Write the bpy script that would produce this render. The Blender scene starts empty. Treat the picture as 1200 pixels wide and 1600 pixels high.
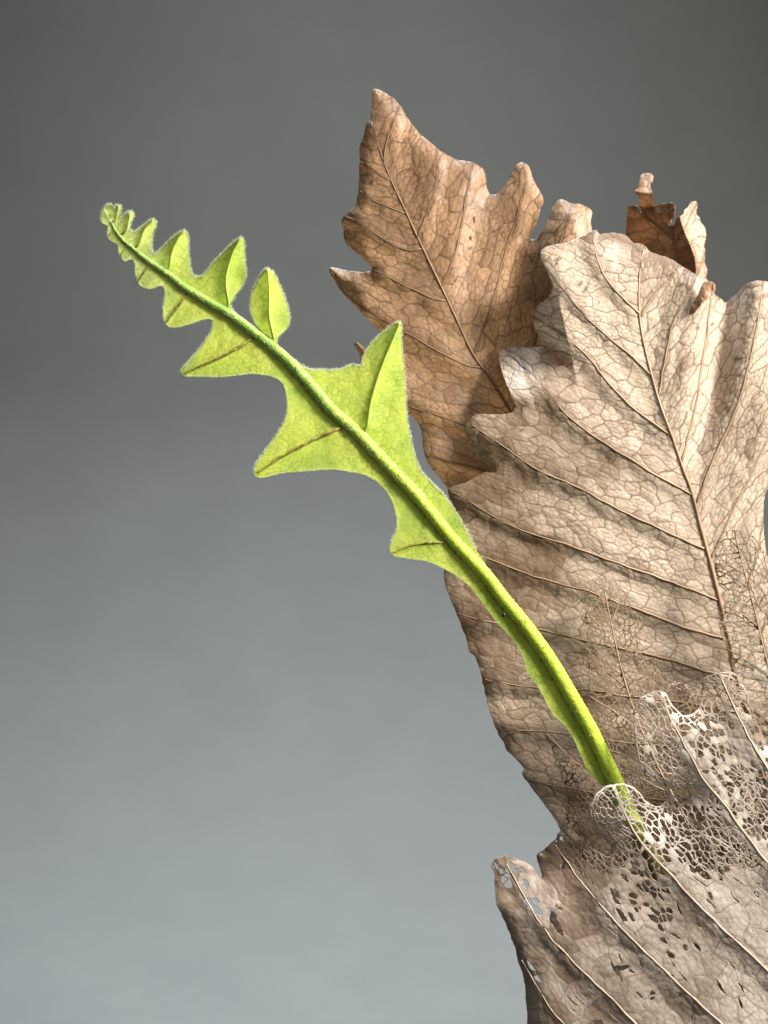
import bpy, math, random
import numpy as np

# ------------------------------------------------------------------ camera, light, exposure
scene = bpy.context.scene
col = scene.collection
S = 0.00025            # metres per photograph pixel at the subject plane
D = 0.60               # camera to subject plane, metres

cam_d = bpy.data.cameras.new('camera')
cam = bpy.data.objects.new('camera', cam_d)
col.objects.link(cam)
cam.location = (0, -D, 0)
cam.rotation_euler = (math.pi / 2, 0, 0)
cam_d.sensor_fit = 'VERTICAL'
cam_d.sensor_height = 36.0
cam_d.sensor_width = 27.0
cam_d.lens = 36.0 * D / (1600 * S)
cam_d.clip_start = 0.01
cam_d.clip_end = 50
cam_d.dof.use_dof = True
cam_d.dof.focus_distance = D
cam_d.dof.aperture_fstop = 13.0
scene.camera = cam

world = bpy.data.worlds.new('World')
scene.world = world
world.use_nodes = True
bg = world.node_tree.nodes['Background']
bg.inputs[0].default_value = (0.93, 0.96, 1.0, 1)
bg.inputs[1].default_value = 0.145


def area_lamp(name, loc, target, size, power, colour, size_y=None):
    d = bpy.data.lights.new(name, 'AREA')
    d.energy = power
    d.color = colour
    d.size = size
    if size_y:
        d.shape = 'RECTANGLE'
        d.size_y = size_y
    o = bpy.data.objects.new(name, d)
    col.objects.link(o)
    from mathutils import Vector
    v = Vector(target) - Vector(loc)
    o.location = loc
    o.rotation_euler = v.to_track_quat('-Z', 'Y').to_euler()
    return o


# low sun through a window up to the right, soft daylight of the room in front, skylight over the paper sweep
area_lamp('window_light', (0.50, -0.27, 0.40), (0.08, 0.0, 0.0), 0.14, 18.5, (1.0, 0.95, 0.87))
area_lamp('room_light', (0.30, -0.75, 0.75), (0.08, 0.0, 0.0), 0.6, 2.6, (1.0, 0.98, 0.95))
sky_l = area_lamp('skylight', (-0.05, 0.42, 1.30), (-0.05, 0.42, -0.3), 0.5, 21.0, (0.74, 0.88, 1.0))
sky_l.data.spread = math.radians(74)

scene.view_settings.view_transform = 'Standard'
scene.view_settings.look = 'None'
scene.view_settings.exposure = 0.0
scene.view_settings.gamma = 1.0
scene.render.engine = 'CYCLES'
scene.cycles.use_denoising = True
scene.cycles.max_bounces = 12
scene.cycles.diffuse_bounces = 6
scene.cycles.transparent_max_bounces = 16

rng = np.random.default_rng(7)


# ------------------------------------------------------------------ helpers
def world_pts(px, py, y):
    """photograph pixel + depth y (metres behind the subject plane) -> world xyz"""
    k = (D + y) / D
    return np.stack([(px - 600) * S * k, y, (800 - py) * S * k], axis=-1)


def hash01(ix, iy, seed):
    with np.errstate(over='ignore'):
        h = (ix.astype(np.int64) * 374761393 + iy.astype(np.int64) * 668265263 + seed * 2246822519) & 0xffffffff
        h = ((h ^ (h >> 13)) * 1274126177) & 0xffffffff
        h = ((h ^ (h >> 16)) * 2246822519) & 0xffffffff
        h = h ^ (h >> 15)
    return (h & 0xffffff) / float(0x1000000)


def noise(x, y, seed=0):
    ix = np.floor(x); iy = np.floor(y)
    fx = x - ix; fy = y - iy
    fx = fx * fx * (3 - 2 * fx); fy = fy * fy * (3 - 2 * fy)
    a = hash01(ix, iy, seed); b = hash01(ix + 1, iy, seed)
    c = hash01(ix, iy + 1, seed); d = hash01(ix + 1, iy + 1, seed)
    return (a * (1 - fx) + b * fx) * (1 - fy) + (c * (1 - fx) + d * fx) * fy


def fbm(x, y, seed=0, octaves=3):
    s = 0; a = 0.5; t = 0
    for k in range(octaves):
        s = s + a * noise(x * 2 ** k, y * 2 ** k, seed + 17 * k)
        t += a
        a *= 0.5
    return s / t


def sstep(a, b, x):
    t = np.clip((x - a) / (b - a), 0, 1)
    return t * t * (3 - 2 * t)


def smooth_line(pts, step, closed=False):
    """Catmull-Rom through pts, resampled at about step pixels"""
    p = np.array(pts, float)
    n = len(p)
    out = []
    m = n if closed else n - 1
    for i in range(m):
        p1 = p[i]; p2 = p[(i + 1) % n]
        if closed:
            p0 = p[i - 1]; p3 = p[(i + 2) % n]
        else:
            p0 = p[i - 1] if i else 2 * p1 - p2
            p3 = p[i + 2] if i + 2 < n else 2 * p2 - p1
        L = np.hypot(*(p2 - p1)[:2])
        l0 = max(np.hypot(*(p1 - p0)[:2]), 1e-3); l3 = max(np.hypot(*(p3 - p2)[:2]), 1e-3)
        k = max(int(L / step), 1)
        m1 = (p2 - p0) / (l0 + L) * L
        m2 = (p3 - p1) / (L + l3) * L
        for j in range(k):
            t = j / k
            h00 = 2 * t ** 3 - 3 * t ** 2 + 1; h10 = t ** 3 - 2 * t ** 2 + t
            h01 = -2 * t ** 3 + 3 * t ** 2; h11 = t ** 3 - t ** 2
            out.append(h00 * p1 + h10 * m1 + h01 * p2 + h11 * m2)
    if not closed:
        out.append(p[-1])
    return np.array(out)


def line_dist(P, L):
    """distance, signed side (+ = right-hand of travel with y down) and arc position of P to polyline L"""
    best = np.full(len(P), 1e18); side = np.zeros(len(P)); arc = np.zeros(len(P))
    acc = 0
    for i in range(len(L) - 1):
        a = L[i]; d = L[i + 1] - a
        l2 = d @ d
        if l2 < 1e-9:
            continue
        rx = P[:, 0] - a[0]; ry = P[:, 1] - a[1]
        t = np.clip((rx * d[0] + ry * d[1]) / l2, 0, 1)
        dx = rx - t * d[0]; dy = ry - t * d[1]
        q = dx * dx + dy * dy
        w = q < best
        best = np.where(w, q, best)
        side = np.where(w, d[0] * ry - d[1] * rx, side)
        arc = np.where(w, acc + t * math.sqrt(l2), arc)
        acc += math.sqrt(l2)
    return np.sqrt(best), np.sign(side), arc


def poly_sdf(P, poly):
    """signed distance to a closed polygon, positive inside"""
    best = np.full(len(P), 1e18)
    ins = np.zeros(len(P), bool)
    x = P[:, 0]; y = P[:, 1]
    n = len(poly)
    for i in range(n):
        a = poly[i]; b = poly[(i + 1) % n]
        d = b - a
        l2 = d @ d
        if l2 < 1e-9:
            continue
        rx = x - a[0]; ry = y - a[1]
        t = np.clip((rx * d[0] + ry * d[1]) / l2, 0, 1)
        q = (rx - t * d[0]) ** 2 + (ry - t * d[1]) ** 2
        np.minimum(best, q, out=best)
        c = (a[1] > y) != (b[1] > y)
        if abs(d[1]) > 1e-12:
            ins ^= c & (x < d[0] * (y - a[1]) / d[1] + a[0])
    s = np.sqrt(best)
    return np.where(ins, s, -s)


class Outline:
    """polygon with a fast signed distance: coarse table far from the edge, exact near it"""
    def __init__(self, poly):
        self.poly = poly
        self.lo = poly.min(0) - 24
        hi = poly.max(0) + 24
        self.c = 6.0
        nx, ny = (np.ceil((hi - self.lo) / self.c)).astype(int) + 2
        gx, gy = np.meshgrid(np.arange(nx), np.arange(ny), indexing='ij')
        G = np.stack([self.lo[0] + gx.ravel() * self.c, self.lo[1] + gy.ravel() * self.c], 1)
        self.tab = poly_sdf(G, poly).reshape(nx, ny)

    def __call__(self, P):
        g = (P - self.lo) / self.c
        nx, ny = self.tab.shape
        i = np.clip(np.floor(g).astype(int), 0, [nx - 2, ny - 2])
        f = np.clip(g - i, 0, 1)
        T = self.tab
        v = (T[i[:, 0], i[:, 1]] * (1 - f[:, 0]) + T[i[:, 0] + 1, i[:, 1]] * f[:, 0]) * (1 - f[:, 1]) + \
            (T[i[:, 0], i[:, 1] + 1] * (1 - f[:, 0]) + T[i[:, 0] + 1, i[:, 1] + 1] * f[:, 0]) * f[:, 1]
        near = np.abs(v) < 9
        if near.any():
            v[near] = poly_sdf(P[near], self.poly)
        return v


def roughen(poly, amp, freq, seed):
    n = len(poly)
    t = np.roll(poly, -1, 0) - np.roll(poly, 1, 0)
    l = np.maximum(np.hypot(t[:, 0], t[:, 1]), 1e-6)
    nrm = np.stack([t[:, 1], -t[:, 0]], 1) / l[:, None]
    k = fbm(poly[:, 0] * freq, poly[:, 1] * freq, seed, 3) - 0.5
    return poly + nrm * (k * 2 * amp)[:, None]


class Cells:
    """vein mesh: Voronoi cells in a stretched frame, gathered into larger groups"""
    def __init__(self, lo, hi, angle, cw, ch, seed, g1=2.6, g2=6.0, jit=0.60, warp=7.0):
        self.ca, self.sa = math.cos(angle), math.sin(angle)
        self.cw, self.ch, self.seed, self.warp = cw, ch, seed, warp
        cx = np.array([[lo[0], lo[1]], [hi[0], lo[1]], [lo[0], hi[1]], [hi[0], hi[1]]], float)
        u = (cx[:, 0] * self.ca + cx[:, 1] * self.sa) / cw
        v = (-cx[:, 0] * self.sa + cx[:, 1] * self.ca) / ch
        self.u0 = int(math.floor(u.min())) - 5; self.v0 = int(math.floor(v.min())) - 5
        nu = int(math.ceil(u.max())) + 6 - self.u0; nv = int(math.ceil(v.max())) + 6 - self.v0
        gi, gj = np.meshgrid(np.arange(nu), np.arange(nv), indexing='ij')
        self.su = gi + 0.5 + jit * (hash01(gi, gj, seed) - 0.5) + 0.5 * (gj % 2)
        self.sv = gj + 0.5 + jit * (hash01(gi, gj, seed + 1) - 0.5)
        self.rand = hash01(gi, gj, seed + 2)
        self.gid = []
        for k, g in enumerate((g1, g2)):
            self.gid.append(self.nearest(self.su / g, self.sv / g, seed + 50 + 10 * k))

    @staticmethod
    def nearest(u, v, seed):
        iu = np.floor(u).astype(int); iv = np.floor(v).astype(int)
        best = np.full(u.shape, 1e9); idd = np.zeros(u.shape, np.int64)
        for a in (-1, 0, 1):
            for b in (-1, 0, 1):
                cu = iu + a; cv = iv + b
                pu = cu + 0.5 + 0.8 * (hash01(cu, cv, seed) - 0.5)
                pv = cv + 0.5 + 0.8 * (hash01(cu, cv, seed + 1) - 0.5)
                d = (pu - u) ** 2 + (pv - v) ** 2
                w = d < best
                best = np.where(w, d, best)
                idd = np.where(w, cu * 5003 + cv, idd)
        return idd

    def __call__(self, P):
        x = P[:, 0] + self.warp * (noise(P[:, 0] * 0.035, P[:, 1] * 0.035, self.seed + 5) - 0.5) * 2 \
            + 0.5 * (noise(P[:, 0] * 0.21, P[:, 1] * 0.21, self.seed + 8) - 0.5) * 2
        y = P[:, 1] + self.warp * (noise(P[:, 0] * 0.035, P[:, 1] * 0.035, self.seed + 6) - 0.5) * 2 \
            + 0.5 * (noise(P[:, 0] * 0.21, P[:, 1] * 0.21, self.seed + 9) - 0.5) * 2
        u = (x * self.ca + y * self.sa) / self.cw - self.u0
        v = (-x * self.sa + y * self.ca) / self.ch - self.v0
        iu = np.floor(u).astype(int); iv = np.floor(v).astype(int)
        nu, nv = self.su.shape
        best = np.full(len(P), 1e9); bi = np.zeros(len(P), int)
        nb = []
        for a in (-2, -1, 0, 1, 2):
            for b in (-1, 0, 1):
                k = np.clip(iu + a, 0, nu - 1) * nv + np.clip(iv + b, 0, nv - 1)
                nb.append(k)
                d = (self.su.ravel()[k] - u) ** 2 + (self.sv.ravel()[k] - v) ** 2
                w = d < best
                best = np.where(w, d, best); bi = np.where(w, k, bi)
        pu = self.su.ravel()[bi]; pv = self.sv.ravel()[bi]
        e = np.full((3, len(P)), 40.0)
        g = [q.ravel() for q in self.gid]
        for k in nb:
            qu = self.su.ravel()[k]; qv = self.sv.ravel()[k]
            du = (qu - pu); dv = (qv - pv)
            # bisector distance measured in pixels, along the true pixel direction
            lu = du / self.cw; lv = dv / self.ch
            l = np.sqrt(lu * lu + lv * lv)
            num = ((pu + qu) / 2 - u) * du + ((pv + qv) / 2 - v) * dv
            dist = np.where(k == bi, 99.0, num / np.maximum(l, 1e-9))
            e[0] = np.minimum(e[0], dist)
            e[1] = np.minimum(e[1], np.where(g[0][k] != g[0][bi], dist, 99))
            e[2] = np.minimum(e[2], np.where(g[1][k] != g[1][bi], dist, 99))
        r1 = self.rand.ravel()[bi]
        r2 = hash01(g[0][bi], g[0][bi] * 0 + 3, self.seed)
        r3 = hash01(g[1][bi], g[1][bi] * 0 + 5, self.seed)
        su = (pu + self.u0) * self.cw; sv = (pv + self.v0) * self.ch
        site = np.stack([su * self.ca - sv * self.sa, su * self.sa + sv * self.ca])
        return np.concatenate([e, [r1, r2, r3], site])


def tri_grid(lo, hi, step):
    h = step * math.sqrt(3) / 2
    nx = int((hi[0] - lo[0]) / step) + 2; ny = int((hi[1] - lo[1]) / h) + 2
    gx, gy = np.meshgrid(np.arange(nx), np.arange(ny), indexing='ij')
    P = np.stack([lo[0] + (gx + 0.5 * (gy % 2)) * step, lo[1] + gy * h], -1).reshape(-1, 2)
    idx = (gx * ny + gy)
    a = idx[:-1, :-1]; b = idx[1:, :-1]; c = idx[:-1, 1:]; d = idx[1:, 1:]
    even = (gy[:-1, :-1] % 2 == 0)
    t1 = np.where(even[..., None], np.stack([a, c, b], -1), np.stack([a, c, d], -1)).reshape(-1, 3)
    t2 = np.where(even[..., None], np.stack([b, c, d], -1), np.stack([a, d, b], -1)).reshape(-1, 3)
    return P, np.concatenate([t1, t2])


def clip_mesh(P, T, f):
    """keep the part of the triangulation where f > 0 (marching triangles)"""
    f = np.where(np.abs(f) < 1e-4, 1e-4, f)
    s = f[T] > 0
    n = s.sum(1)
    full = T[n == 3]
    new_e = []
    tris = [full]

    def rot(T, s, want):
        k = np.argmax(s == want, axis=1)
        r = np.arange(len(T))
        return np.stack([T[r, k], T[r, (k + 1) % 3], T[r, (k + 2) % 3]], 1)
    one = rot(T[n == 1], s[n == 1], True)
    two = rot(T[n == 2], s[n == 2], False)
    E = np.concatenate([one[:, [0, 1]], one[:, [0, 2]], two[:, [0, 1]], two[:, [0, 2]]])
    if len(E) == 0:
        used = np.zeros(len(P), bool); used[full.ravel()] = True
        return P[used], (np.cumsum(used) - 1)[full], np.nonzero(used)[0], P[:0]
    Es = np.sort(E, 1)
    key = Es[:, 0].astype(np.int64) * len(P) + Es[:, 1]
    uq, first, inv = np.unique(key, return_index=True, return_inverse=True)
    inv = inv.ravel()
    A = Es[first, 0]; B = Es[first, 1]
    t = np.clip(f[A] / (f[A] - f[B]), 0.02, 0.98)
    Q = P[A] + (P[B] - P[A]) * t[:, None]
    inv = inv + len(P)
    m1 = len(one); m2 = len(two)
    e01 = inv[:m1]; e02 = inv[m1:2 * m1]; w01 = inv[2 * m1:2 * m1 + m2]; w02 = inv[2 * m1 + m2:]
    tris.append(np.stack([one[:, 0], e01, e02], 1))
    tris.append(np.stack([w01, two[:, 1], two[:, 2]], 1))
    tris.append(np.stack([w01, two[:, 2], w02], 1))
    T2 = np.concatenate(tris)
    P2 = np.concatenate([P, Q])
    used = np.zeros(len(P2), bool)
    used[T2.ravel()] = True
    remap = np.cumsum(used) - 1
    u0 = np.nonzero(used[:len(P)])[0]
    return P2[used], remap[T2], u0, P2[used][len(u0):]


def make_mesh(name, V, T, mat, parent=None, attrs=None):
    me = bpy.data.meshes.new(name)
    V = np.ascontiguousarray(V, dtype=np.float32); T = np.ascontiguousarray(T, dtype=np.int32)
    me.vertices.add(len(V)); me.vertices.foreach_set('co', V.ravel())
    me.loops.add(T.size); me.loops.foreach_set('vertex_index', T.ravel())
    me.polygons.add(len(T))
    me.polygons.foreach_set('loop_start', np.arange(0, T.size, 3, dtype=np.int32))
    me.polygons.foreach_set('use_smooth', np.ones(len(T), dtype=bool))
    for k, v in (attrs or {}).items():
        at = me.attributes.new(k, 'FLOAT', 'POINT')
        at.data.foreach_set('value', np.ascontiguousarray(v, dtype=np.float32))
    me.update(calc_edges=True)
    me.materials.append(mat)
    o = bpy.data.objects.new(name, me)
    col.objects.link(o)
    if parent is not None:
        o.parent = parent
    return o


def tube(name, C, R, mat, parent, sides=8, flat=1.0):
    """tube through world points C with radii R (metres); rounded ends"""
    C = np.array(C, float); R = np.array(R, float)
    n = len(C)
    tan = np.gradient(C, axis=0)
    tan /= np.maximum(np.linalg.norm(tan, axis=1), 1e-9)[:, None]
    view = np.array([0, 1.0, 0])
    a = np.cross(tan, view); a /= np.maximum(np.linalg.norm(a, axis=1), 1e-9)[:, None]
    b = np.cross(a, tan)
    ang = np.linspace(0, 2 * math.pi, sides, endpoint=False)
    V = (C[:, None, :] + R[:, None, None] * (np.cos(ang)[None, :, None] * a[:, None, :] + flat * np.sin(ang)[None, :, None] * b[:, None, :])).reshape(-1, 3)
    T = []
    for i in range(n - 1):
        for k in range(sides):
            k2 = (k + 1) % sides
            p, q, r, s = i * sides + k, i * sides + k2, (i + 1) * sides + k, (i + 1) * sides + k2
            T += [(p, r, q), (q, r, s)]
    V = np.concatenate([V, [C[0] - tan[0] * R[0] * 0.6], [C[-1] + tan[-1] * R[-1] * 0.6]])
    c0 = n * sides; c1 = c0 + 1
    for k in range(sides):
        k2 = (k + 1) % sides
        T += [(c0, k, k2), (c1, (n - 1) * sides + k2, (n - 1) * sides + k)]
    return make_mesh(name, V, np.array(T), mat, parent)


# ------------------------------------------------------------------ materials
def new_mat(name):
    m = bpy.data.materials.new(name)
    m.use_nodes = True
    nt = m.node_tree
    for n in list(nt.nodes):
        if n.type != 'OUTPUT_MATERIAL':
            nt.nodes.remove(n)
    return m, nt, nt.nodes, nt.links


def mix(nt, a, b, fac, mode='MIX'):
    n = nt.nodes.new('ShaderNodeMix')
    n.data_type = 'RGBA'
    n.blend_type = mode
    for sock, v in ((n.inputs[6], a), (n.inputs[7], b), (n.inputs[0], fac)):
        if hasattr(v, 'is_output'):
            nt.links.new(v, sock)
        elif isinstance(v, (int, float)):
            sock.default_value = v
        else:
            sock.default_value = (*v, 1)
    return n.outputs[2]


def attr(nt, name):
    n = nt.nodes.new('ShaderNodeAttribute')
    n.attribute_name = name
    return n.outputs['Fac']


def nz(nt, scale, detail=4, rough=0.6):
    t = nt.nodes.new('ShaderNodeTexCoord')
    n = nt.nodes.new('ShaderNodeTexNoise')
    n.inputs['Scale'].default_value = scale
    n.inputs['Detail'].default_value = detail
    n.inputs['Roughness'].default_value = rough
    nt.links.new(t.outputs['Object'], n.inputs['Vector'])
    return n.outputs['Fac']


def ramp(nt, fac, lo, hi):
    n = nt.nodes.new('ShaderNodeMapRange')
    n.inputs['From Min'].default_value = lo
    n.inputs['From Max'].default_value = hi
    nt.links.new(fac, n.inputs['Value'])
    return n.outputs['Result']


def leaf_mat(name, light, dark, vein, trans, trans_fac, rough=0.5, spec=0.35, bump=0.15, vein_amt=0.92):
    m, nt, N, L = new_mat(name)
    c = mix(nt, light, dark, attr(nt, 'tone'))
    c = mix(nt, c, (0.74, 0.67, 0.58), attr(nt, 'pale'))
    blot = ramp(nt, nz(nt, 90, 5, 0.7), 0.52, 0.78)
    c = mix(nt, c, tuple(x * 0.62 for x in dark), mix(nt, (0, 0, 0), (0.5, 0.5, 0.5), blot))
    va = N.new('ShaderNodeMath'); va.operation = 'MULTIPLY'
    L.new(attr(nt, 'vein'), va.inputs[0]); va.inputs[1].default_value = vein_amt
    c = mix(nt, c, vein, va.outputs[0])
    p = N.new('ShaderNodeBsdfPrincipled')
    L.new(c, p.inputs['Base Color'])
    p.inputs['Roughness'].default_value = rough
    p.inputs['Specular IOR Level'].default_value = spec
    t = N.new('ShaderNodeBsdfTranslucent')
    L.new(mix(nt, c, trans, 1.0, 'MULTIPLY'), t.inputs['Color'])
    if bump:
        b = N.new('ShaderNodeBump')
        b.inputs['Strength'].default_value = bump
        b.inputs['Distance'].default_value = 0.0006
        L.new(nz(nt, 900, 3, 0.6), b.inputs['Height'])
        L.new(b.outputs[0], p.inputs['Normal']); L.new(b.outputs[0], t.inputs['Normal'])
    ms = N.new('ShaderNodeMixShader')
    ms.inputs[0].default_value = trans_fac
    L.new(p.outputs[0], ms.inputs[1]); L.new(t.outputs[0], ms.inputs[2])
    L.new(ms.outputs[0], N['Material Output'].inputs['Surface'])
    return m


def plain_mat(name, c1, c2, scale, rough=0.5, spec=0.3, bump=0.2, bscale=600, trans=0.0, dist=0.0005):
    m, nt, N, L = new_mat(name)
    c = mix(nt, c1, c2, ramp(nt, nz(nt, scale, 4), 0.3, 0.7))
    p = N.new('ShaderNodeBsdfPrincipled')
    L.new(c, p.inputs['Base Color'])
    p.inputs['Roughness'].default_value = rough
    p.inputs['Specular IOR Level'].default_value = spec
    out = p.outputs[0]
    if bump:
        b = N.new('ShaderNodeBump')
        b.inputs['Strength'].default_value = bump
        b.inputs['Distance'].default_value = dist
        L.new(nz(nt, bscale, 4), b.inputs['Height']); L.new(b.outputs[0], p.inputs['Normal'])
    if trans:
        t = N.new('ShaderNodeBsdfTranslucent')
        L.new(c, t.inputs['Color'])
        ms = N.new('ShaderNodeMixShader'); ms.inputs[0].default_value = trans
        L.new(out, ms.inputs[1]); L.new(t.outputs[0], ms.inputs[2])
        out = ms.outputs[0]
    L.new(out, N['Material Output'].inputs['Surface'])
    return m


M_paper = plain_mat('grey_paper', (0.084, 0.081, 0.074), (0.091, 0.088, 0.080), 14, rough=0.9, spec=0.1, bump=0.12, bscale=900)
M_A = leaf_mat('russet_dry_leaf', (0.395, 0.24, 0.137), (0.17, 0.096, 0.052), (0.07, 0.04, 0.022), (1.0, 0.74, 0.48), 0.34, rough=0.48)
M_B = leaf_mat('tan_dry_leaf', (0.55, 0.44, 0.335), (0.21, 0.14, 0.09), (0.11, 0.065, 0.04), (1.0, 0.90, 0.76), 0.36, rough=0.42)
M_D = leaf_mat('dark_curled_leaf', (0.36, 0.22, 0.12), (0.17, 0.085, 0.04), (0.07, 0.04, 0.022), (1.0, 0.66, 0.36), 0.16)
M_F = leaf_mat('bleached_lacy_leaf', (0.60, 0.515, 0.435), (0.24, 0.172, 0.122), (0.11, 0.07, 0.045), (1.0, 0.92, 0.82), 0.30, rough=0.45, vein_amt=0.7)
M_H = leaf_mat('brown_skeleton_leaf', (0.29, 0.205, 0.13), (0.18, 0.12, 0.075), (0.22, 0.15, 0.09), (1.0, 0.9, 0.75), 0.35)
M_I = leaf_mat('fine_skeleton_leaf', (0.52, 0.44, 0.34), (0.32, 0.24, 0.16), (0.13, 0.09, 0.06), (1.0, 0.9, 0.8), 0.4)
M_rib_A = plain_mat('russet_vein', (0.16, 0.09, 0.05), (0.27, 0.17, 0.10), 60, 0.5)
M_rib_B = plain_mat('tan_vein', (0.19, 0.12, 0.07), (0.36, 0.25, 0.155), 60, 0.45)
M_rib_F = plain_mat('pale_vein', (0.42, 0.30, 0.21), (0.62, 0.50, 0.39), 60, 0.45)
M_rib_H = plain_mat('brown_vein', (0.22, 0.14, 0.08), (0.40, 0.28, 0.18), 60, 0.5)
M_root = plain_mat('brown_rhizome_fur', (0.10, 0.055, 0.025), (0.25, 0.14, 0.06), 120, 0.9, 0.1, 0.9, 700, 0, 0.002)

# ------------------------------------------------------------------ backdrop: a grey paper sweep
FLOOR = -0.36
WALL_Y = 0.95
RAD = 0.52
prof = [(-1.4, FLOOR), (WALL_Y - RAD, FLOOR)]
for i in range(1, 25):
    a = i / 24 * math.pi / 2
    prof.append((WALL_Y - RAD + RAD * math.sin(a), FLOOR + RAD * (1 - math.cos(a))))
prof.append((WALL_Y, 2.2))
V = []; T = []
for (y, z) in prof:
    V += [(-2.2, y, z), (2.2, y, z)]
for i in range(len(prof) - 1):
    T += [(2 * i, 2 * i + 1, 2 * i + 3), (2 * i, 2 * i + 3, 2 * i + 2)]
backdrop = make_mesh('backdrop', np.array(V), np.array(T), M_paper)
backdrop['kind'] = 'structure'

# ------------------------------------------------------------------ the fern
BASE = (1345, 1905)
fern = bpy.data.objects.new('oakleaf_fern', None)
fern.empty_display_size = 0.02
fern['label'] = 'oakleaf fern with one young green frond rising from dry brown and lacy leaves'
fern['category'] = 'fern'
bx = world_pts(np.array([BASE[0]]), np.array([BASE[1]]), np.array([0.01]))[0]
fern.location = (float(bx[0]), float(bx[1]), FLOOR)
col.objects.link(fern)
bpy.context.view_layer.update()
INV = fern.matrix_world.inverted()
PARENT_OFF = np.array(fern.location)


def to_fern(W):
    return W - PARENT_OFF


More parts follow.
